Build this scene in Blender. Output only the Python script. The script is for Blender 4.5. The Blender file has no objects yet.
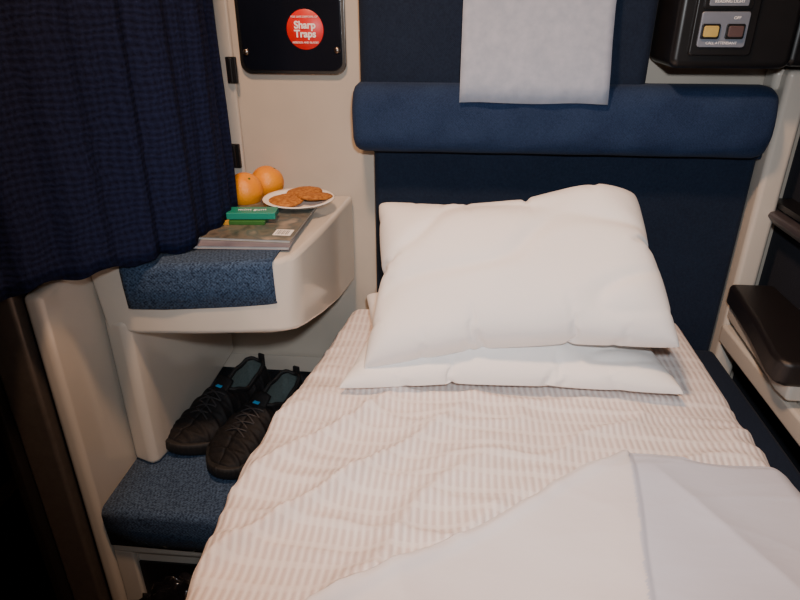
import bpy, bmesh, math, random
from mathutils import Vector, Matrix, noise
random.seed(3)
scene=bpy.context.scene
COL=scene.collection

# ---------------------------------------------------------------- helpers
def empty(name,loc=(0,0,0),rotz=0):
    o=bpy.data.objects.new(name,None); COL.objects.link(o)
    o.location=loc; o.rotation_euler=(0,0,rotz); o.empty_display_size=.05
    return o
def mesh(name,verts,faces,mats,parent=None,smooth=True,mi=None):
    me=bpy.data.meshes.new(name); me.from_pydata([tuple(v) for v in verts],[],faces)
    if not isinstance(mats,(list,tuple)): mats=[mats]
    for m in mats: me.materials.append(m)
    bm=bmesh.new(); bm.from_mesh(me); bmesh.ops.recalc_face_normals(bm,faces=bm.faces); bm.to_mesh(me); bm.free()
    for i,p in enumerate(me.polygons):
        p.use_smooth=smooth
        if mi: p.material_index=mi[i]
    o=bpy.data.objects.new(name,me); COL.objects.link(o)
    if parent: o.parent=parent
    return o
def bevel(o,w,seg=3,ang=40):
    m=o.modifiers.new('bev','BEVEL'); m.width=w; m.segments=seg; m.limit_method='ANGLE'; m.angle_limit=math.radians(ang)
    m.harden_normals=False
    for p in o.data.polygons: p.use_smooth=True
    w2=o.modifiers.new('wn','WEIGHTED_NORMAL'); w2.keep_sharp=True
    return o
def box(name,lo,hi,mat,parent=None,bev=0,seg=3):
    x0,y0,z0=lo;x1,y1,z1=hi
    v=[(x0,y0,z0),(x1,y0,z0),(x1,y1,z0),(x0,y1,z0),(x0,y0,z1),(x1,y0,z1),(x1,y1,z1),(x0,y1,z1)]
    f=[(0,3,2,1),(4,5,6,7),(0,1,5,4),(1,2,6,5),(2,3,7,6),(3,0,4,7)]
    o=mesh(name,v,f,mat,parent,smooth=False)
    if bev: bevel(o,bev,seg)
    return o
def prism(name,poly,axis,a,b,mat,parent=None,bev=0,seg=3):
    """extrude a 2D polygon along axis from a to b"""
    def P(p,t):
        if axis=='x': return (t,p[0],p[1])
        if axis=='y': return (p[0],t,p[1])
        return (p[0],p[1],t)
    n=len(poly)
    v=[P(p,a) for p in poly]+[P(p,b) for p in poly]
    f=[tuple(range(n)),tuple(range(2*n-1,n-1,-1))]+[(i,(i+1)%n,n+(i+1)%n,n+i) for i in range(n)]
    o=mesh(name,v,f,mat,parent,smooth=False)
    if bev: bevel(o,bev,seg)
    return o
def rrect(x0,y0,x1,y1,r,n=6):
    pts=[]
    for cx,cy,a0 in ((x1-r,y0+r,-90),(x1-r,y1-r,0),(x0+r,y1-r,90),(x0+r,y0+r,180)):
        for i in range(n+1):
            a=math.radians(a0+90*i/n); pts.append((cx+r*math.cos(a),cy+r*math.sin(a)))
    return pts
def lathe(name,prof,mat,parent=None,loc=(0,0,0),n=48,wob=None):
    v=[];f=[]
    for j,(r,z) in enumerate(prof):
        for i in range(n):
            a=2*math.pi*i/n; rr=r; zz=z
            if wob: rr,zz=wob(r,z,a)
            v.append((rr*math.cos(a),rr*math.sin(a),zz))
    for j in range(len(prof)-1):
        for i in range(n):
            f.append((j*n+i,j*n+(i+1)%n,(j+1)*n+(i+1)%n,(j+1)*n+i))
    o=mesh(name,v,f,mat,parent); o.location=loc
    return o
def text(name,body,size,loc,rot,mat,parent,ext=.0004):
    c=bpy.data.curves.new(name,'FONT'); c.body=body; c.size=size; c.align_x='CENTER'; c.align_y='CENTER'; c.extrude=ext
    c.space_line=.85
    c.materials.append(mat)
    o=bpy.data.objects.new(name,c); COL.objects.link(o); o.location=loc; o.rotation_euler=rot; o.parent=parent
    return o

# ---------------------------------------------------------------- materials
def srgb(r,g,b):
    def l(c):
        c/=255.; return c/12.92 if c<=.04045 else ((c+.055)/1.055)**2.4
    return (l(r),l(g),l(b),1)
class NM:
    def __init__(s,name,rough=.6,spec=.5,metal=0,sheen=0,coat=0):
        s.m=bpy.data.materials.new(name); s.m.use_nodes=True; s.nt=s.m.node_tree; s.N=s.nt.nodes; s.L=s.nt.links
        s.b=s.N['Principled BSDF']; s.b.inputs['Roughness'].default_value=rough
        s.b.inputs['Specular IOR Level'].default_value=spec; s.b.inputs['Metallic'].default_value=metal
        s.b.inputs['Sheen Weight'].default_value=sheen; s.b.inputs['Coat Weight'].default_value=coat
        s.tc=s.N.new('ShaderNodeTexCoord')
    def noise(s,scale,detail=4,vec=None,rough=.5):
        n=s.N.new('ShaderNodeTexNoise'); n.inputs['Scale'].default_value=scale; n.inputs['Detail'].default_value=detail; n.inputs['Roughness'].default_value=rough
        s.L.new(vec or s.tc.outputs['Object'],n.inputs['Vector']); return n.outputs['Fac']
    def mapping(s,scale=(1,1,1),rot=(0,0,0)):
        n=s.N.new('ShaderNodeMapping'); n.inputs['Scale'].default_value=scale; n.inputs['Rotation'].default_value=rot
        s.L.new(s.tc.outputs['Object'],n.inputs['Vector']); return n.outputs['Vector']
    def ramp(s,fac,stops):
        n=s.N.new('ShaderNodeValToRGB'); e=n.color_ramp.elements
        while len(e)<len(stops): e.new(.5)
        for i,(p,c) in enumerate(stops): e[i].position=p; e[i].color=c
        s.L.new(fac,n.inputs['Fac']); return n.outputs['Color']
    def math(s,op,a,b=None,c=None):
        n=s.N.new('ShaderNodeMath'); n.operation=op
        for i,x in enumerate((a,b,c)):
            if x is None: continue
            if isinstance(x,(int,float)): n.inputs[i].default_value=x
            else: s.L.new(x,n.inputs[i])
        return n.outputs[0]
    def sep(s,vec=None):
        n=s.N.new('ShaderNodeSeparateXYZ'); s.L.new(vec or s.tc.outputs['Object'],n.inputs[0]); return n.outputs
    def color(s,c):
        if isinstance(c,tuple): s.b.inputs['Base Color'].default_value=c
        else: s.L.new(c,s.b.inputs['Base Color'])
    def bump(s,h,strength=.3,dist=.002):
        n=s.N.new('ShaderNodeBump'); n.inputs['Strength'].default_value=strength; n.inputs['Distance'].default_value=dist
        if s.b.inputs['Normal'].links:
            s.L.new(s.b.inputs['Normal'].links[0].from_socket,n.inputs['Normal'])
        s.L.new(h,n.inputs['Height']); s.L.new(n.outputs[0],s.b.inputs['Normal'])

def simple(name,c,rough=.6,metal=0,spec=.5,var=.08,ns=30,bump=0,coat=0,sheen=0):
    m=NM(name,rough,spec,metal,sheen,coat)
    n=m.noise(ns)
    d=tuple(x*(1-var) for x in c[:3])+(1,); e=tuple(min(1,x*(1+var)) for x in c[:3])+(1,)
    m.color(m.ramp(n,[(.3,d),(.7,e)]))
    if bump: m.bump(m.noise(ns*8),bump,.001)
    return m.m
def weave(name,c1,c2,freq=260,rough=.9,strength=.5,ns=9,sheen=.2,k=(.25,.55,.2),lo=.3,hi=.7,nm=30):
    m=NM(name,rough,.2,0,sheen)
    x,y,z=m.sep()
    a=m.math('SINE',m.math('MULTIPLY',m.math('ADD',x,y),freq*6.283))
    b=m.math('SINE',m.math('MULTIPLY',m.math('ADD',z,m.math('MULTIPLY',y,.7)),freq*6.283))
    w=m.math('ADD',m.math('MULTIPLY',m.math('MULTIPLY',a,b),.5),.5)
    n=m.noise(ns*nm,5); big=m.noise(ns,2)
    mix=m.math('ADD',m.math('MULTIPLY',w,k[0]),m.math('ADD',m.math('MULTIPLY',n,k[1]),m.math('MULTIPLY',big,k[2])))
    m.color(m.ramp(mix,[(lo,c1),(hi,c2)]))
    m.bump(mix,strength,.0015)
    return m.m

M_cream=simple('cream_fibreglass',srgb(196,190,180),.20,spec=.5,var=.03,ns=6,coat=.5)
M_cream2=simple('cream_fibreglass_textured',srgb(180,172,160),.34,var=.04,ns=12,bump=.10,coat=.25)
M_dark=simple('dark_panel',srgb(22,20,22),.6)
M_ceil=simple('ceiling_laminate',srgb(190,182,170),.6)
M_floor=weave('corridor_carpet',srgb(12,11,15),srgb(28,25,30),120)
M_yellow=simple('yellow_strip',srgb(120,100,32),.6)
M_alu=simple('satin_aluminium',srgb(92,86,82),.4,metal=.35,var=.1,ns=80)
M_black=simple('black_plastic',srgb(20,20,22),.35,var=.1)
M_blackm=simple('black_rubber',srgb(12,12,14),.7,var=.15,bump=.2)
M_armpad=simple('armrest_vinyl',srgb(24,21,22),.42,var=.15,ns=200,bump=.3)
M_seat=weave('seat_moquette_navy',srgb(12,22,39),srgb(25,38,58),300,strength=.3,sheen=.03)
M_bol=weave('seat_moquette_blue',srgb(20,36,64),srgb(38,56,86),220,strength=.5,ns=14,sheen=.03,k=(.1,.55,.35),lo=.36,hi=.66)
M_carpet=weave('step_carpet_blue',srgb(20,34,56),srgb(70,92,120),170,strength=1.0,ns=13,sheen=.03,k=(.12,.84,.04),lo=.34,hi=.68,nm=24)
M_navywall=weave('window_drape_navy',srgb(6,10,22),srgb(14,22,40),200,sheen=.05)
M_white=simple('white_print',srgb(235,235,235),.6,var=.01)
M_red=simple('red_sticker',srgb(205,24,24),.4,var=.02)
M_screw=simple('screw_steel',srgb(150,140,130),.3,metal=1)
M_plate_dark=simple('dark_plate_navy_reflection',srgb(18,22,34),.2,metal=.4,var=.3,ns=4)  # dark brushed metal, with its navy reflection painted into the base colour
M_bezel=simple('bezel_chrome',srgb(140,136,132),.25,metal=1,var=.05)
M_glass=simple('night_window_glass',srgb(6,8,14),.05,var=.1)

# curtain cloth: crinkled navy fabric with a small check, in cloth UV space (metres)
m=NM('curtain_navy_crinkle',.9,.1,0,0)
uv=m.tc.outputs['UV']
x,y,z=m.sep(uv)
nz=m.noise(22,2,uv)
wv=m.math('SINE',m.math('ADD',m.math('MULTIPLY',y,6.283*105),m.math('MULTIPLY',nz,12)))
wx=m.math('SINE',m.math('ADD',m.math('MULTIPLY',x,6.283*80),m.math('MULTIPLY',nz,14)))
fine=m.noise(260,4,uv)
mix=m.math('ADD',m.math('ADD',m.math('MULTIPLY',wv,.10),m.math('MULTIPLY',wx,.07)),m.math('ADD',.25,m.math('MULTIPLY',fine,.5)))
m.color(m.ramp(mix,[(.25,srgb(11,15,34)),(.8,srgb(27,36,68))])); m.bump(mix,.4,.003)
M_curtain=m.m

def cotton(name,c,wr=.2,big=.012):
    m=NM(name,.85,.2,0,.1)
    n=m.noise(5,2); m.color(m.ramp(n,[(.3,tuple(x*.97 for x in c[:3])+(1,)),(.7,c)]))
    m.bump(m.noise(9,4,m.mapping((1,1.7,1),(0,0,.5)),.5),wr,big)
    m.bump(m.noise(900,2),.1,.0005)
    return m.m
M_pillow=cotton('pillowcase_white',srgb(244,242,240),.2)
M_blanket=cotton('top_sheet_cool_light',srgb(202,208,224),.2,.012)  # cooler, dimmer light on the right panel is painted in as blue-grey
M_blanket2=cotton('top_sheet_underside',srgb(228,226,230),.2,.012)
# ribbed thermal blanket
m=NM('ribbed_cotton_sheet',.85,.2,0,.1)
x,y,z=m.sep()
wob=m.noise(3.5,2)
rib=m.math('SINE',m.math('MULTIPLY',m.math('ADD',x,m.math('MULTIPLY',wob,.02)),6.283/.0102))
band=m.math('SINE',m.math('MULTIPLY',m.math('ADD',y,m.math('MULTIPLY',m.noise(2.5,2),.05)),6.283/.034))
band=m.math('MINIMUM',m.math('MAXIMUM',m.math('ADD',m.math('MULTIPLY',band,1.2),1.5),.5),1.)
h=m.math('MULTIPLY',m.math('ADD',m.math('MULTIPLY',rib,.5),.5),band)
h2=m.math('ADD',m.math('MULTIPLY',h,.8),m.math('MULTIPLY',m.noise(400,2),.2))
m.color(m.ramp(h2,[(.1,srgb(240,234,231)),(.85,srgb(215,201,197))]))  # darker rib tone: woven stripe plus rib shading painted into the colour
m.bump(m.noise(14,4,m.mapping((1.5,1,1),(0,0,.6))),.3,.012)
m.bump(h2,.6,.002)
M_sheet=m.m

# ---------------------------------------------------------------- room shell
YB=1.235
box('floor',(-1.3,-1.0,-.1),(.75,2.2,0),M_floor)
box('ceiling',(-1.3,-1.0,2.05),(.75,2.2,2.15),M_ceil)
box('wall_back',(-.64,YB,0),(.75,YB+.1,2.05),M_cream2)
box('wall_front',(-1.3,-1.1,0),(.75,-1.0,2.05),M_cream2)
box('wall_corridor',(-1.4,-1.1,0),(-1.3,2.2,2.05),M_dark)
box('wall_corridor_end',(-1.3,2.2,0),(.75,2.3,2.05),M_dark)
box('trim_floor_strip',(-1.145,-1.0,0),(-1.105,2.2,.006),M_yellow)
box('wall_right_lower',(.64,-1.0,0),(.74,YB,.84),M_navywall)
box('wall_right_upper',(.64,-1.0,1.55),(.74,YB,2.05),M_cream2)
box('wall_right_pier',(.64,1.02,.84),(.74,YB,1.55),M_navywall)
box('wall_right_pier_near',(.64,-1.0,.84),(.74,-.3,1.55),M_cream2)
w=empty('window_1')
box('glass',(.69,-.3,.84),(.70,1.02,1.55),M_glass,w)
for i,(lo,hi) in enumerate((((.63,-.3,.84),(.70,-.26,1.55)),((.63,.98,.84),(.70,1.02,1.55)),((.63,-.26,.84),(.70,.98,.88)),((.63,-.26,1.51),(.70,.98,1.55)))):
    box('frame_%d'%i,lo,hi,M_black,w,.004)
M_ledge=simple('ledge_grey_vinyl',srgb(62,58,62),.4)
prism('window_ledge',[(.586,.788),(.590,.796),(.64,.800),(.64,.77),(.60,.772)],'y',-.9,1.2,M_ledge,None,.003)
box('trim_ledge_dark',(.602,-.9,.802),(.64,1.2,.812),M_black)
box('wall_left_partition',(-.66,.78,0),(-.60,YB,2.05),M_cream2)
df=empty('door_frame')
box('jamb',(-.645,.705,0),(-.590,.765,2.05),M_alu,df,.006)
box('jamb_lip',(-.662,.69,0),(-.645,.765,2.05),M_dark,df,.003)
box('jamb_seal',(-.590,.725,0),(-.583,.765,2.05),M_black,df,.002)
box('trim_pillar',(.560,1.165,0),(.602,YB,1.043),M_cream,None,.010)
box('trim_pillar_cap',(.549,1.19,1.005),(.602,YB,1.044),M_cream,None,.010)
box('trim_bulkhead_seam',(-.452,1.222,.80),(-.425,YB,2.0),M_cream,None,.004)

# ---------------------------------------------------------------- seat back
sb=empty('seat_back')
prism('lower_panel',rrect(-.155,.40,.557,.93,.02),'y',1.19,1.232,M_seat,sb,.012,4)
def bolster():
    n=40
    xs=[-.187,-.186,-.183,-.177,-.165]+[ -.15+ .66*i/24 for i in range(25)]+[.525,.536,.542,.545,.546]
    sc=[.55,.75,.88,.96,1]+[1]*25+[1,.96,.88,.75,.55]
    v=[];f=[]
    for k,(X,s) in enumerate(zip(xs,sc)):
        for i in range(n):
            a=2*math.pi*i/n
            ca,sa=math.cos(a),math.sin(a)
            e=.72
            yy=math.copysign(abs(ca)**e,ca)*.050*s; zz=math.copysign(abs(sa)**e,sa)*.062*s
            v.append((X,1.176+yy+.0012*math.sin(X*40+i),.956+zz))
    K=len(xs)
    for k in range(K-1):
        for i in range(n): f.append((k*n+i,k*n+(i+1)%n,(k+1)*n+(i+1)%n,(k+1)*n+i))
    f.append(tuple(range(n))); f.append(tuple(range((K-1)*n,K*n)))
    mesh('bolster',v,f,M_bol,sb)
bolster()
prism('bolster_piping',rrect(-.155,.888,.557,.900,.004),'y',1.18,1.19,M_seat,sb,.002)
prism('upper_cushion',rrect(-.176,.98,.330,1.40,.03),'y',1.165,1.232,M_seat,sb,.02,5)
mm=NM('headrest_cover_paper',.9,.2); nn=mm.noise(60,6); mm.color(mm.ramp(nn,[(.3,srgb(148,158,174)),(.7,srgb(162,170,186))])); mm.bump(nn,.1,.0006); M_paper=mm.m
v=[];f=[];nx=20
path=[(1.1215,.990),(1.1215,1.02),(1.124,1.05),(1.133,1.09),(1.140,1.14),(1.146,1.22),(1.150,1.32),(1.155,1.395),(1.18,1.412),(1.22,1.408)]
for j,(yy,zz) in enumerate(path):
    for i in range(nx+1):
        X=.005+(.252-.005*min(j,4)/4)*i/nx
        v.append((X,yy+.0015*math.sin(i*.9+j),zz+.001*math.sin(i*.5)))
for j in range(len(path)-1):
    for i in range(nx): f.append((j*(nx+1)+i,j*(nx+1)+i+1,(j+1)*(nx+1)+i+1,(j+1)*(nx+1)+i))
o=mesh('headrest_cover',v,f,M_paper); s=o.modifiers.new('s','SOLIDIFY'); s.thickness=.001

# ---------------------------------------------------------------- light/call control panel
cp=empty('control_panel')
prism('housing',rrect(.340,1.050,.528,1.30,.015),'y',1.10,1.232,M_black,cp,.012,4)
prism('side_housing',rrect(.530,1.052,.636,1.30,.012),'y',1.12,1.232,M_black,cp,.012,4)
M_cpl=simple('control_plate',srgb(128,136,150),.35,metal=.3,var=.05)
mm=NM('lit_button',.4); mm.b.inputs['Emission Color'].default_value=srgb(200,170,90); mm.b.inputs['Emission Strength'].default_value=.15; mm.color(mm.ramp(mm.noise(40),[(.3,srgb(150,128,66)),(.7,srgb(176,152,88))])); M_btn_y=mm.m
M_btn_r=simple('red_button',srgb(84,66,66),.4)
prism('recess_rim',rrect(.364,1.070,.460,1.25,.006),'y',1.094,1.102,M_black,cp,.003)
prism('face_plate',rrect(.374,1.083,.446,1.134,.004),'y',1.091,1.096,M_cpl,cp,.001)
prism('face_plate_top',rrect(.374,1.138,.446,1.24,.004),'y',1.091,1.096,M_black,cp,.001)
for nm,x0,mm in (('button_reading_light',.379,M_btn_y),('button_call',.416,M_btn_r)):
    prism(nm+'_bezel',rrect(x0-.003,1.095,x0+.025,1.117,.003),'y',1.088,1.092,M_black,cp,.001)
    prism(nm,rrect(x0,1.098,x0+.022,1.114,.003),'y',1.085,1.090,mm,cp,.001)
R90=(math.radians(90),0,0)
text('label_off','OFF',.006,(.427,1.0905,1.125),R90,M_white,cp)
text('label_call','CALL ATTENDANT',.0055,(.410,1.0905,1.089),R90,M_white,cp)
prism('label_patch',rrect(.381,1.142,.439,1.154,.002),'y',1.089,1.0915,M_cpl,cp,.0005)
text('label_read','READING LIGHT',.006,(.410,1.0885,1.148),R90,M_white,cp)

# ---------------------------------------------------------------- sharps trap plate
sp=empty('sharps_disposal_panel')
prism('bezel',rrect(-.412,1.022,-.208,1.32,.022),'y',1.226,YB,M_bezel,sp,.002)
prism('door',rrect(-.405,1.029,-.215,1.313,.018),'y',1.222,1.232,M_plate_dark,sp,.002)
for x0,z0 in ((-.397,1.062),(-.224,1.066)):
    lathe('screw',[(0,.004),(.004,.0035),(.0055,.002),(.006,0)],M_screw,sp,(x0,1.222,z0),20).rotation_euler=R90
st=lathe('sticker_disc',[(0,.0008),(.0335,.0008),(.0345,0)],M_red,sp,(-.282,1.2218,1.101),48); st.rotation_euler=R90
o=text('sticker_text','Sharp\nTraps',.0175,(-.282,1.2206,1.101),R90,M_white,sp); o.data.offset=.0005
text('sticker_text_small','FOR SAFE DISPOSAL OF',.0048,(-.282,1.2206,1.1225),R90,M_white,sp)
text('sticker_text_small_b','NEEDLES AND BLADES',.0048,(-.282,1.2206,1.0790),R90,M_white,sp)
for z0,dx in ((1.03,0),(.867,-.012)):
    h=empty('door_hinge')
    box('leaf',(-.437+dx,1.214,z0-.024),(-.417+dx,1.222,z0+.024),M_black,h,.002)
    box('knuckle',(-.431+dx,1.209,z0-.022),(-.424+dx,1.217,z0+.022),M_black,h,.002)

# ---------------------------------------------------------------- moulded step / shelf units
su=empty('carpeted_shelf')
sl=empty('carpeted_step')
ZT=.7875
box('trim_side_panel',(-.583,.715,0),(-.556,1.232,ZT),M_cream,None,.010,4)
prism('trim_side_shoulder',[(-.555,.84),(-.515,.825),(-.505,.835),(-.500,.86),(-.500,1.232),(-.555,1.232)],'z',.401,.69,M_cream,None,.010,4)
def tread():
    top=[(-.56,.835),(-.49,.828),(-.40,.835),(-.33,.848),(-.285,.860),(-.262,.873),(-.247,.892),(-.240,.92),(-.228,1.0),(-.216,1.1),(-.205,1.232),(-.56,1.232)]
    zb=[.668,.668,.668,.666,.664,.660,.655,.648,.63,.612,.598,.60]
    n=len(top)
    v=[(x,y,ZT) for x,y in top]+[(x+(0.012 if i in(0,n-1) else .0),y,zb[i]) for i,(x,y) in enumerate(top)]
    f=[tuple(range(n)),tuple(range(2*n-1,n-1,-1))]+[(i,(i+1)%n,n+(i+1)%n,n+i) for i in range(n)]
    o=mesh('shelf_body',v,f,M_cream,su,smooth=False); bevel(o,.009,4,35)
tread()
def wrap(name,front,zt,zb,depth,parent,rad=.012,yslant=.004):
    prof=[(depth,0.0),(depth*.5,.0015)]
    for i in range(7):
        a=math.radians(90*i/6); prof.append((rad-rad*math.sin(a),.0015-rad+rad*math.cos(a)))
    H=zt-zb
    prof+= [(yslant*.3,-H*.5),(yslant,-H),(yslant+.006,-H-.001)]
    v=[];f=[];n=len(prof)
    for k,(x,y) in enumerate(front):
        for (dy,dz) in prof: v.append((x,y+dy-.006,zt+.003+dz))
    for k in range(len(front)-1):
        for i in range(n-1): f.append((k*n+i,k*n+i+1,(k+1)*n+i+1,(k+1)*n+i))
    o=mesh(name,v,f,M_carpet,parent)
    s=o.modifiers.new('s','SOLIDIFY'); s.thickness=.005; s.offset=-1
    return o
wrap('shelf_carpet',[(-.498,.828),(-.49,.826),(-.44,.829),(-.40,.835),(-.33,.848),(-.285,.860),(-.272,.866)],ZT,.713,.085,su)
prism('step_body',[(.735,.02),(.735,.29),(.722,.30),(.720,.385),(.735,.397),(1.232,.397),(1.232,.36),(.80,.30),(.80,.02)],'x',-.556,-.235,M_cream,sl,.006)
wrap('step_carpet',[(-.553,.720),(-.50,.719),(-.40,.717),(-.235,.713)],.397,.318,.45,sl,rad=.014)
box('cubby_left_stile',(-.556,.722,0),(-.520,.738,.305),M_cream,sl,.005)
box('cubby_shade_sheet',(-.520,.731,0),(-.235,.7345,.27),M_dark,sl)  # flat dark sheet on the step front, painting the shade of an open cubby
M_bag=simple('black_bag_film',srgb(20,20,24),.15,var=.2,spec=.8)
v=[];f=[];nu,nv=60,36
for j in range(nv+1):
    th=math.pi*j/nv
    for i in range(nu):
        ph=2*math.pi*i/nu
        d=Vector((math.cos(ph)*math.sin(th),math.sin(ph)*math.sin(th),math.cos(th)))
        r=1+.22*noise.noise(d*2.4)+.14*noise.noise(d*6)+.10*noise.noise(d*13)
        v.append((-.395+d.x*.12*r,.660+d.y*.045*r,max(.002,.155+d.z*.150*r)))
for j in range(nv):
    for i in range(nu): f.append((j*nu+i,j*nu+(i+1)%nu,(j+1)*nu+(i+1)%nu,(j+1)*nu+i))
mesh('trash_bag',v,f,M_bag)

# ---------------------------------------------------------------- curtain
def crv(pts,n):
    P=[Vector(p) for p in pts]; P=[P[0]*2-P[1]]+P+[P[-1]*2-P[-2]]; out=[]
    for s in range(1,len(P)-2):
        for k in range(n):
            t=k/n; a,b,c,d=P[s-1],P[s],P[s+1],P[s+2]
            out.append(.5*((2*b)+(c-a)*t+(2*a-5*b+4*c-d)*t*t+(3*b-a-3*c+d)*t**3))
    out.append(P[-2]); return out
path=crv([(-.402,1.085),(-.392,1.01),(-.398,.93),(-.435,.85),(-.49,.775),(-.555,.695),(-.625,.60),(-.67,.45),(-.69,.25),(-.70,0.0)],40)
v=[];f=[];uvs=[];nz=60;n=len(path);arc=[0]
for i in range(1,n): arc.append(arc[-1]+(path[i]-path[i-1]).length)
for j in range(nz+1):
    q=j/nz
    for i in range(n):
        t=(path[min(i+1,n-1)]-path[max(i-1,0)]).normalized(); nr=Vector((-t.y,t.x))
        s=arc[i]
        amp=.008*(1-.3*q)
        edge=min(1,s/.02)
        d=amp*(math.sin(s*6.283/.082+2.6*noise.noise(Vector((s*7,q*1.2,0))))+.25*math.sin(s*6.283/.036+q*1.5+2*noise.noise(Vector((s*6,5,q)))))*edge
        d+=.005*noise.noise(Vector((s*10,q*4,3)))
        p=path[i]+nr*d
        z0=.801+.005*math.sin(s*6.283/.082+.8)+ .004*math.sin(s*20)
        zz=z0+(1.93-z0)*q
        v.append((p.x,p.y,zz)); uvs.append((s*1.25,zz))
for j in range(nz):
    for i in range(n-1): f.append((j*n+i,j*n+i+1,(j+1)*n+i+1,(j+1)*n+i))
cu=empty('privacy_curtain')
o=mesh('cloth',v,f,M_curtain,cu)
ul=o.data.uv_layers.new(name='cloth')
for lp in o.data.loops: ul.data[lp.index].uv=uvs[lp.vertex_index]
s=o.modifiers.new('s','SOLIDIFY'); s.thickness=.002
v=[];f=[]
for i in range(n):
    p=path[i]
    for dx,dz in ((-.008,1.925),(.008,1.925),(.008,2.048),(-.008,2.048)): v.append((p.x+dx,p.y+dx*.3,dz))
for i in range(n-1):
    for k in range(4): f.append((i*4+k,i*4+(k+1)%4,(i+1)*4+(k+1)%4,(i+1)*4+k))
mesh('rail',v,f,M_alu,cu,smooth=False)

# ---------------------------------------------------------------- bed
bed=empty('bed')
def xl(y):
    if y<.7: return -.290
    t=min(1,(y-.7)/.48); return -.290+.074*t
def smooth(t): t=max(0,min(1,t)); return t*t*(3-2*t)
def ridge(p,k=2.5,e=3):
    return max(0,1-abs(noise.noise(p))*k)**e
def leftb(y):
    pts=[(.74,.262),(.68,.190),(.60,.085),(.53,-.01),(.469,-.090),(.40,-.17),(.33,-.24),(.28,-.283),(-.8,-.288)]
    for (ya,xa),(yb,xb) in zip(pts,pts[1:]):
        if yb<=y<=ya: return xa+(xb-xa)*(ya-y)/(ya-yb)+(.006*noise.noise(Vector((y*12,1,1))) if .34<y<.7 else 0)
    return -.288
ytop=.736
def bedz(x,y):
    cov=smooth((x-leftb(y)+.02)/.05)*smooth((ytop-y+.01)/.03) if y<ytop+.01 else 0
    z=.008*noise.noise(Vector((x*4,y*3,1.3)))
    r=.006*noise.noise(Vector((x*9+3,y*7,7.1)))
    u=x*.72-y*.69; w=x*.69+y*.72
    m=math.exp(-((x+.12)/.20)**2)*smooth((y-.2)/.2)*smooth((1.02-y)/.25)
    r+=m*.024*ridge(Vector((u*9,w*2.4,2.2)),2.2,2)
    r+=.009*ridge(Vector((x*5+y*2,y*11,9.2)),2.6)*smooth((1.0-y)/.2)
    r+=.004*ridge(Vector((x*2.5+1,y*18,3.2)),2.6)
    return (z+r*(1-.9*cov))*(1-.7*smooth((y-.88)/.06)*smooth((x+.21)/.04))
def row(y):
    a=xl(y); b=.485; pts=[]
    pts+= [(a-.004,.425),(a-.005,.45),(a-.003,.48),(a,.505)]
    for i in range(1,7):
        t=math.radians(90*i/6); pts.append((a+.03-.03*math.cos(t),.515+.035*math.sin(t)))
    N=150
    for i in range(1,N): pts.append((a+.03+(b-.03-a-.03)*i/N,.55))
    for i in range(0,7):
        t=math.radians(90*i/6); pts.append((b-.03+.03*math.sin(t),.515+.035*math.cos(t)))
    pts+=[(b+.002,.49),(b+.003,.46)]
    return pts
v=[];f=[];ny=360;y0,y1=-.75,1.183
for j in range(ny+1):
    y=y0+(y1-y0)*j/ny; pr=row(y); n=len(pr)
    for (x,z) in pr:
        e=smooth((z-.49)/.05)
        dx=.010*noise.noise(Vector((0,y*9,z*6)))*(1-e)
        v.append((x+dx,y,z+bedz(x,y)*e*smooth((1.19-y)/.1)))
for j in range(ny):
    for i in range(n-1): f.append((j*n+i,j*n+i+1,(j+1)*n+i+1,(j+1)*n+i))
mesh('ribbed_sheet',v,f,M_sheet,bed)
box('mattress',(-.20,-.74,.44),(.475,1.175,.525),M_pillow,bed,.02)
box('seat_base',(-.232,-.74,0),(.55,1.163,.437),M_seat,bed,.01)
box('seat_side_cushion',(.492,-.74,.40),(.550,1.163,.50),M_seat,bed,.012)

v=[];f=[];mi=[];NX=190;NY=300
for j in range(NY+1):
    y=ytop-(ytop+.72)*(j/NY)**1.25
    a=max(leftb(y),-.289); b=.49
    cr=.262-.14*(ytop-y)+.010*noise.noise(Vector((y*7,2,2)))
    for i in range(NX+1):
        x=a+(b-a)*i/NX
        dy=.012*noise.noise(Vector((x*9,3,3)))-.012*smooth((x-.27)/.2)
        yy=y+dy*(1-min(1,j/60))
        base=.552+bedz(x,min(yy,1))
        ed=min(1,(x-a)/.014) if x<cr+.02 else 1
        et=smooth((ytop-y)/.014)
        h=.004+.007*math.sqrt(ed)*(et*.7+.3)
        h+=.004*math.exp(-(((x-a)-.018)/.012)**2)*(1 if x<cr else 0)
        h+=.006*(1-smooth((x-cr)/.010)) if j>0 else 0
        h+=.005*noise.noise(Vector((x*4+y*3,y*2,4.4)))
        h+=.007*ridge(Vector((x*5+y*2.5,y*1.2,11.2)),2.4,2)*smooth((ytop-y)/.10)
        h+=.006*ridge(Vector((x*2-y*3.5,x*2+y*2,21.2)),2.6,2)*smooth((ytop-y)/.06)
        if x<-.262: base-=.04*((-.262-x)/.027)**2
        if x>.455: base-=.03*((x-.455)/.035)**2
        v.append((x,yy,base+max(h,.003)))
for j in range(NY):
    for i in range(NX):
        f.append((j*(NX+1)+i,j*(NX+1)+i+1,(j+1)*(NX+1)+i+1,(j+1)*(NX+1)+i))
        yq=ytop-(ytop+.72)*(j/NY)**1.25
        k=v[j*(NX+1)+i]; cr=.262-.14*(ytop-yq)+.010*noise.noise(Vector((yq*7,2,2))); mi.append(1 if k[0]<cr else 0)
o=mesh('top_sheet',v,f,[M_blanket,M_blanket2],bed,mi=mi); s=o.modifiers.new('s','SOLIDIFY'); s.thickness=.0025; s.offset=1

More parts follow.
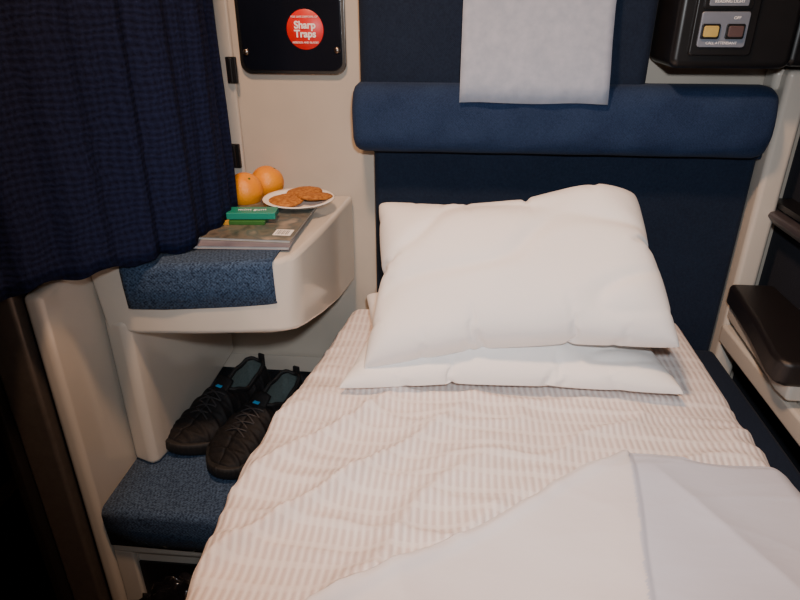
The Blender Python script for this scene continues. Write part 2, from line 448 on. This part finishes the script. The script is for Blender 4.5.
# ---------------------------------------------------------------- pillows : inflate a real two-sided case, then lay it down
def inflate(nx,ny,w,h,seed,frames=45):
    idx={};v=[];f=[]
    for sgn in (1,-1):
        for j in range(ny+1):
            for i in range(nx+1):
                if sgn<0 and (i in(0,nx) or j in(0,ny)): idx[i,j,-1]=idx[i,j,1]; continue
                a=2*i/nx-1;b=2*j/ny-1
                idx[i,j,sgn]=len(v)
                z=.03*sgn*(1-a*a)*(1-b*b)+.012*noise.noise(Vector((a*3,b*3,seed+sgn)))
                v.append((a*w/2,b*h/2,z))
    for sgn in (1,-1):
        for j in range(ny):
            for i in range(nx):
                q=(idx[i,j,sgn],idx[i+1,j,sgn],idx[i+1,j+1,sgn],idx[i,j+1,sgn])
                f.append(q if sgn>0 else q[::-1])
    me=bpy.data.meshes.new('case'); me.from_pydata(v,[],f)
    o=bpy.data.objects.new('case',me); COL.objects.link(o)
    ok=False; out=v; xm=ym=zm=1
    try:
        md=o.modifiers.new('Cloth','CLOTH'); st=md.settings
        st.quality=6; st.mass=.02; st.tension_stiffness=60; st.compression_stiffness=60; st.shear_stiffness=20; st.bending_stiffness=.08
        st.air_damping=2; st.use_pressure=True; st.uniform_pressure_force=22; st.effector_weights.gravity=0
        md.collision_settings.use_collision=False; md.collision_settings.use_self_collision=False
        md.point_cache.frame_start=1; md.point_cache.frame_end=frames
        for fr in range(1,frames+1): scene.frame_set(fr)
        dg=bpy.context.evaluated_depsgraph_get(); ev=o.evaluated_get(dg)
        out=[tuple(q.co) for q in ev.data.vertices]
        xm=max(abs(p[0]) for p in out); ym=max(abs(p[1]) for p in out); zm=max(abs(p[2]) for p in out)
        ok=(zm==zm and zm>.08 and xm<3*w)
    except Exception as ex:
        print('cloth fallback',ex)
    bpy.data.objects.remove(o); scene.frame_set(1)
    if not ok:
        out=[]
        for (x_,y_,z_) in v:
            a=x_/(w/2);b=y_/(h/2); e=(max(0,1-abs(a)**2.2)*max(0,1-abs(b)**2.2))**.5
            out.append((x_,y_,(1 if z_>0 else -1)*e*.3))
        xm,ym,zm=w/2,h/2,.3
    return [(p[0]/xm,p[1]/ym,p[2]/zm) for p in out],f
CASE=inflate(80,56,2.6,1.75,3.0)
def pillow(name,BL,BR,TR,TL,th,bot,flip=1,side=.0,edge=.0,bulge=None,seed=0,full=1.0):
    BL,BR,TR,TL=map(Vector,(BL,BR,TR,TL))
    nrm=((BR-BL).cross(TL-BL)).normalized()
    if nrm.z<0: nrm=-nrm
    vv=[]
    for a,b,c in CASE[0]:
        a*=flip
        a2=a*(1+side*(1-min(1,b*b))); b2=b*(1+edge*(1-min(1,a*a)))
        u=(a2+1)/2;w=(b2+1)/2
        P=BL*(1-u)*(1-w)+BR*u*(1-w)+TR*u*w+TL*(1-u)*w
        cc=math.copysign(abs(c)**full,c)
        hh=cc*(th if c>0 else bot)
        P=P+nrm*hh
        P+=nrm*.012*noise.noise(Vector((a*1.5,b*1.5,seed)))*min(1,abs(c)*2)
        P-=nrm*.009*ridge(Vector((a*1.0+b*.9,b*1.5-a*.5,seed+4)),3.2,2)*min(1,max(0,(c-.3)*2))
        if bulge: P=P+bulge(a,b)*max(0,min(1,.35+c))
        # the case rests on the sheet and against the seat back
        P.z=max(P.z,.5545+bedz(P.x,P.y)+(.0015 if c>0 else 0))
        P.y=min(P.y,1.186)
        vv.append(P)
    o=mesh(name,vv,CASE[1],M_pillow); s=o.modifiers.new('sub','SUBSURF'); s.levels=1; s.render_levels=1
    return o
pillow('pillow',(-.178,.836,.577),(.388,.872,.575),(.390,1.150,.60),(-.172,1.145,.60),.054,.010,flip=-1,side=.03,edge=.20,seed=2,full=.72)
def bl(a,b):
    g=math.exp(-((a-.50)/.42)**2-((b-.95)/.5)**2)
    g2=math.exp(-((a-.85)/.4)**2-((b+.1)/.7)**2)
    return Vector((0,.0,.044))*g+Vector((.016,-.006,.010))*g2
pillow('pillow',(-.138,.860,.598),(.368,.884,.654),(.325,1.118,.828),(-.138,1.118,.805),.088,.045,side=.08,edge=.16,bulge=bl,seed=7,full=.75)

# ---------------------------------------------------------------- armrest (right)
ar=empty('armrest')
prism('pad',[(.548,1.163),(.545,1.12),(.530,1.0),(.512,.90),(.512,.872),(.524,.858),(.60,.855),(.632,.87),(.632,1.163)],'z',.606,.650,M_armpad,ar,.010,4)
prism('moulding',[(.558,1.163),(.555,1.12),(.546,1.0),(.536,.90),(.540,.868),(.632,.865),(.632,1.163)],'z',.574,.606,M_cream,ar,.006,4)
prism('lower_rail',[(.553,1.163),(.553,.3),(.575,.3),(.575,1.163)],'z',.520,.560,M_cream,ar,.006,3)
prism('rail_web',[(.575,1.163),(.575,.3),(.636,.3),(.636,1.163)],'z',.525,.545,M_cream,ar,.004,3)
prism('bracket',[(.575,1.163),(.575,.88),(.60,.88),(.60,1.163)],'z',.545,.578,M_cream,ar)

# ---------------------------------------------------------------- magazines
M_pages=simple('magazine_pages',srgb(180,176,170),.8)
m=NM('magazine_cover',.3,.5); n1=m.noise(28,3); m.color(m.ramp(n1,[(.30,srgb(58,60,58)),(.45,srgb(104,98,88)),(.55,srgb(78,86,84)),(.70,srgb(140,130,118))])); M_cov=m.m
m=NM('magazine_cover_grey',.3,.5); m.color(m.ramp(m.noise(16,2),[(.3,srgb(98,96,110)),(.7,srgb(134,130,140))])); M_cov2=m.m
def magazine(loc,rot,w,h,t,cov,label=True):
    e=empty('magazine',loc,rot)
    box('pages',(-w/2+.001,-h/2+.001,.0006),(w/2-.001,h/2-.001,t-.0006),M_pages,e)
    box('back_cover',(-w/2,-h/2,0),(w/2,h/2,.0006),cov,e)
    box('front_cover',(-w/2,-h/2,t-.0006),(w/2,h/2,t),cov,e)
    box('spine',(-w/2-.0006,-h/2,0),(-w/2,h/2,t),cov,e)
    if label:
        box('barcode_patch',(w/2-.036,-h/2+.022,t),(w/2-.006,-h/2+.050,t+.0002),M_white,e)
        for k in range(7):
            xx=w/2-.032+k*.0032; box('bar_%d'%k,(xx,-h/2+.026,t+.0002),(xx+.0009+.0006*(k%2),-h/2+.046,t+.0004),M_black,e)
    return e
zm=ZT+.0045
magazine((-.340,1.003,zm),.05,.158,.208,.005,M_cov2,False)
magazine((-.334,1.020,zm+.005),-.02,.156,.197,.005,M_cov)
zt=zm+.010
M_teal=simple('teal_card',srgb(24,130,112),.35,var=.05); M_grn=simple('green_card',srgb(50,100,44),.35,var=.1)
M_amb=simple('amber_card',srgb(190,140,50),.4)
g=empty('mint_box',(-.358,1.002,zt),.05)
box('sleeve',(-.038,-.015,0),(.038,.015,.007),M_grn,g,.001)
box('flap',(-.0385,-.0155,-.0002),(-.024,.0155,.0074),M_amb,g,.0006)
g=empty('gum_pack',(-.346,1.012,zt+.0078),.10)
box('sleeve',(-.042,-.018,0),(.042,.018,.012),M_teal,g,.0015)
text('brand_strip','mint gum',.013,(0,0,.0124),(0,0,0),M_white,g,.0002)

# ---------------------------------------------------------------- plate with cookies
pl=empty('cookie_plate',(-.290,1.118,zt))
M_pw=simple('plate_white',srgb(236,232,226),.5,var=.02)
lathe('plate',[(0,.002),(.040,.002),(.046,.004),(.058,.011),(.0665,.0125),(.0675,.0115),(.058,.0085),(.046,.001),(.038,0),(0,0)],M_pw,pl,n=64,
      wob=lambda r,z,a:(r,z+(.0006*math.sin(a*32) if r>.05 else 0)))
m=NM('cookie_baked',.75,.3); n1=m.noise(160,4); m.color(m.ramp(n1,[(.3,srgb(124,72,26)),(.5,srgb(168,108,48)),(.75,srgb(194,138,70))])); m.bump(n1,.4,.0012); M_cook=m.m
for k,(cx,cy,cz,tx,ty) in enumerate(((-.022,-.012,.0085,.06,-.06),(.028,.010,.0115,-.08,.12),(.004,.030,.0125,-.05,.0))):
    c=lathe('cookie_%d'%k,[(0,.0065),(.014,.0066),(.026,.0056),(.0335,.0032),(.035,.001),(.033,-.002),(.024,-.003),(0,-.003)],M_cook,pl,(cx,cy,cz),40,
        wob=lambda r,z,a,k=k:(r*(1+.04*noise.noise(Vector((math.cos(a)*2,math.sin(a)*2,k*3)))),z+.0010*noise.noise(Vector((r*120*math.cos(a),r*120*math.sin(a),k)))))
    c.rotation_euler=(tx,ty,k)

# ---------------------------------------------------------------- oranges
m=NM('orange_peel',.38,.5); m.color(m.ramp(m.noise(18,3),[(.3,srgb(218,124,0)),(.7,srgb(232,152,4))]))
vo=m.N.new('ShaderNodeTexVoronoi'); vo.inputs['Scale'].default_value=420; m.L.new(m.tc.outputs['Object'],vo.inputs['Vector']); m.bump(vo.outputs['Distance'],.35,.0012); M_or=m.m
M_stem=simple('orange_stem',srgb(70,90,40),.7)
for k,(X,Y,r) in enumerate(((-.372,1.197,.033),(-.396,1.128,.0345))):
    e=empty('orange',(X,Y,ZT+r*.975+.001))
    prof=[]
    for i in range(33):
        t=math.pi*i/32
        rr=r*math.sin(t); zz=r*.97*math.cos(t)
        if t<.35: zz-=.0022*(1-(t/.35)**2)**2
        prof.append((rr,zz))
    o=lathe('peel',prof,M_or,e,n=48)
    s=lathe('stem',[(0,.0015),(.002,.0012),(.0026,-.001)],M_stem,e,(0,0,r*.97-.0020),10)
    e.rotation_euler=(.35 if k else -.3,.5,0)

# ---------------------------------------------------------------- shoes
m=NM('shoe_upper_mesh',.7,.25)
m.color(m.ramp(m.noise(260,3),[(.3,srgb(9,9,11)),(.75,srgb(22,22,25))])); m.bump(m.noise(500,2),.3,.0006); M_shoe=m.m
M_insole=simple('shoe_insole_grey',srgb(66,78,78),.9,var=.15,ns=200)
M_bluetag=simple('blue_tag',srgb(50,150,205),.5)
M_lace=simple('lace_black',srgb(36,36,40),.6)
def lerp(tab,t):
    for (a,va),(b,vb) in zip(tab,tab[1:]):
        if a<=t<=b:
            u=(t-a)/(b-a); u=u*u*(3-2*u); return va+(vb-va)*u
    return tab[-1][1]
def lin(tab,t):
    for (a,va),(b,vb) in zip(tab,tab[1:]):
        if a<=t<=b: return va+(vb-va)*(t-a)/(b-a)
    return tab[-1][1]
def shoe(loc,head,L=.238,mir=1):
    e=empty('shoe',loc,head)
    def W(t):
        base=lin([(0,.034),(.15,.037),(.35,.038),(.5,.041),(.68,.050),(.80,.050),(1,.042)],t)
        capb=min(1,max(0,t/.13)); capf=min(1,max(0,(1-t)/.24))
        return max(.002,base*math.sqrt(max(0,1-(1-capb)**2))*math.sqrt(max(0,1-(1-capf)**2)))
    H=[(0,.066),(.06,.082),(.18,.072),(.32,.060),(.42,.070),(.50,.078),(.60,.070),(.72,.056),(.85,.044),(.95,.036),(1,.024)]
    O=[(0,0),(.025,0),(.05,.014),(.10,.023),(.20,.027),(.34,.028),(.42,.022),(.47,.011),(.50,.0),(1,0)]
    C=[(0,0),(.5,.001),(.75,.004),(1,-.006)]
    ns=170;K=22;v=[];f=[];mi=[]
    ns_t=[.5-.5*math.cos(math.pi*s/ns) for s in range(ns+1)]
    for t in ns_t:
        w=W(t);h=lerp(H,t);o=min(lerp(O,t),w*.82);c=lerp(C,t)*mir;Y=t*L
        pr=[]
        for k in range(K+1):
            a=k/K
            xx=max(w*max(0,math.cos(a*math.pi/2))**.72 if k<K else 0,o)
            zz=.016+(h-.016)*(math.sin(a*math.pi/2)**.8)
            A=(t*L)/.024*6.283; B=(1-a)*4.2
            g=max(math.sin(A-B),.6*math.sin(A+B))
            rg=.0052*max(0,g-.3)*smooth((t-.08)/.1)*smooth((.97-t)/.08)*smooth(a*6)
            pr.append((xx+(rg*(1-a) if xx>o else 0),zz+rg*a*(1 if t>.5 else .3)))
        top=pr[-1][1]
        inn=[(o*.90,top+.001 if o>.001 else top-.0015),(o*.88,top-.004) if o>.001 else (o,top-.002),(o*.98,.034 if o>.001 else top-.003),(0,.032 if o>.001 else top-.003)]
        full=[( -x,z) for x,z in pr]+[(-x,z) for x,z in inn]+[(x,z) for x,z in reversed(inn[:-1])]+[(x,z) for x,z in reversed(pr)]
        n=len(full)
        for x,z in full: v.append((x+c,Y,z))
    for s in range(ns):
        for i in range(n-1):
            f.append((s*n+i,s*n+i+1,(s+1)*n+i+1,(s+1)*n+i)); mi.append(1 if K+2<=i<=K+5 else 0)
    mesh('upper',v,f,[M_shoe,M_insole],e,mi=mi)
    ring=[(W(t)*1.06+.001+lerp(C,t)*mir,-.002+t*(L+.005)) for t in ns_t]+[(-W(t)*1.06-.001+lerp(C,t)*mir,-.002+t*(L+.005)) for t in reversed(ns_t)]
    v=[];f=[]
    layers=[(.96,.0),(1.01,.004),(1.0,.018),(.985,.025),(.93,.026)]
    R=len(ring)
    for sc,z in layers:
        for k,(x,y) in enumerate(ring):
            up=.010*max(0,(y/L-.8)/.2)**2
            v.append((x*sc+(.0012*(k%6<3) if z in(.004,.018) else 0),L*.5+(y-L*.5)*(1-(1-sc)*.3),z+up*(1 if z<.01 else .6)))
    for l in range(len(layers)-1):
        for i in range(R): f.append((l*R+i,l*R+(i+1)%R,(l+1)*R+(i+1)%R,(l+1)*R+i))
    f.append(tuple(range(R))); f.append(tuple(range((len(layers)-1)*R,len(layers)*R)))
    mesh('sole',v,f,M_blackm,e)
    def tube(nm,pts,r,mat,cyc=False):
        cc=bpy.data.curves.new(nm,'CURVE'); cc.dimensions='3D'; cc.bevel_depth=r; cc.bevel_resolution=3
        spn=cc.splines.new('POLY'); spn.points.add(len(pts)-1); spn.use_cyclic_u=cyc
        for p_,q_ in zip(spn.points,pts): p_.co=(*q_,1)
        cc.materials.append(mat)
        ob=bpy.data.objects.new(nm,cc); COL.objects.link(ob); ob.parent=e
    pts=[]
    ts=[.03+.465*i/30 for i in range(31)]
    for t in ts: pts.append((min(lerp(O,t),W(t)*.82)+lerp(C,t)*mir,t*L,lerp(H,t)+.001))
    for t in reversed(ts): pts.append((-min(lerp(O,t),W(t)*.82)+lerp(C,t)*mir,t*L,lerp(H,t)+.001))
    tube('collar',pts,.0036,M_blackm,True)
    vv=[];ff=[]
    for j in range(9):
        t=.56-.14*j/8
        for i in range(9):
            q=i/4-1; zt_=lerp(H,max(t,.5))+.003+.014*max(0,(j-3)/5)-.006*q*q
            vv.append((q*.019+lerp(C,t)*mir,t*L,zt_))
    for j in range(8):
        for i in range(8): ff.append((j*9+i,j*9+i+1,(j+1)*9+i+1,(j+1)*9+i))
    tg=mesh('tongue',vv,ff,M_shoe,e); sm=tg.modifiers.new('s','SOLIDIFY'); sm.thickness=.004
    for k in range(4):
        t0=.53+.055*k
        for sgn in (1,-1):
            pts=[]
            for i in range(9):
                q=i/4-1; t=t0+.025*(q*sgn+1)
                pts.append((q*.021+lerp(C,t)*mir,t*L,lerp(H,t)+.0045-.007*q*q))
            tube('lace_%d%s'%(k,'ab'[sgn>0]),pts,.0014,M_lace)
    box('tongue_label',(-.006+lerp(C,.5)*mir,L*.485,.0815),(.006+lerp(C,.5)*mir,L*.515,.0835),M_bluetag,e,.0005)
    box('side_mark',(.0425*mir-.001,L*.44,.030),(.0425*mir+.001,L*.48,.036),M_white,e,.0005)
    box('heel_tab',(-.007,-.001,.05),(.007,.005,.090),M_blackm,e,.002)
    return e
def place(toe,heel,L,mir):
    d=Vector((toe[0]-heel[0],toe[1]-heel[1])).normalized()
    ang=math.atan2(-d.x,d.y)
    shoe((toe[0]-d.x*L,toe[1]-d.y*L,.4018),ang,L,mir)
place((-.390,.798),(-.312,1.0),.255,1)
place((-.484,.850),(-.398,1.042),.250,-1)

# ---------------------------------------------------------------- ceiling lamp fixture + lights
lf=empty('ceiling_lamp')
mm=NM('lamp_diffuser',.5); mm.b.inputs['Emission Color'].default_value=(1,.8,.6,1); mm.b.inputs['Emission Strength'].default_value=2; mm.color(mm.ramp(mm.noise(20),[(.3,(.8,.75,.7,1)),(.7,(.85,.8,.75,1))])); M_em=mm.m
lathe('bezel',[(.07,2.05),(.095,2.05),(.092,2.03),(.08,2.025),(.07,2.035)],M_alu,lf,(-.25,.50,0))
lathe('diffuser',[(0,2.036),(.07,2.036),(.07,2.049),(0,2.049)],M_em,lf,(-.25,.50,0))
def area(name,loc,target,size,power,col):
    l=bpy.data.lights.new(name,'AREA'); l.shape='DISK'; l.size=size; l.energy=power; l.color=col
    o=bpy.data.objects.new(name,l); COL.objects.link(o); o.location=loc
    o.rotation_euler=(Vector(target)-Vector(loc)).to_track_quat('-Z','Y').to_euler(); return o
area('lamp_light',(-.25,.50,2.02),(-.12,.75,.5),.14,20,(1,.58,.34))
l=bpy.data.lights.new('camera_flash','SPOT'); l.energy=38; l.color=(.93,.96,1); l.shadow_soft_size=.025; l.spot_size=math.radians(86); l.spot_blend=1.0
o=bpy.data.objects.new('camera_flash',l); COL.objects.link(o); o.location=(.05,-.03,1.27)
o.rotation_euler=(Vector((.10,1.0,.74))-Vector(o.location)).to_track_quat('-Z','Y').to_euler()
wd=bpy.data.worlds.new('world'); scene.world=wd; wd.use_nodes=True
wd.node_tree.nodes['Background'].inputs[0].default_value=(.5,.5,.6,1); wd.node_tree.nodes['Background'].inputs[1].default_value=.05

# ---------------------------------------------------------------- camera
f_=620.0; C=Vector((0,0,1.15)); yaw=math.radians(5); pitch=math.atan(300/620)
F=Vector((-math.sin(yaw)*math.cos(pitch),math.cos(yaw)*math.cos(pitch),-math.sin(pitch)))
Rv=Vector((math.cos(yaw),math.sin(yaw),0)); U=Rv.cross(F)
cd=bpy.data.cameras.new('camera'); cd.sensor_width=36; cd.lens=f_*36/800; cd.clip_start=.01
co=bpy.data.objects.new('camera',cd); COL.objects.link(co)
mt=Matrix((Rv,U,-F)).transposed().to_4x4(); mt.translation=C; co.matrix_world=mt
scene.camera=co
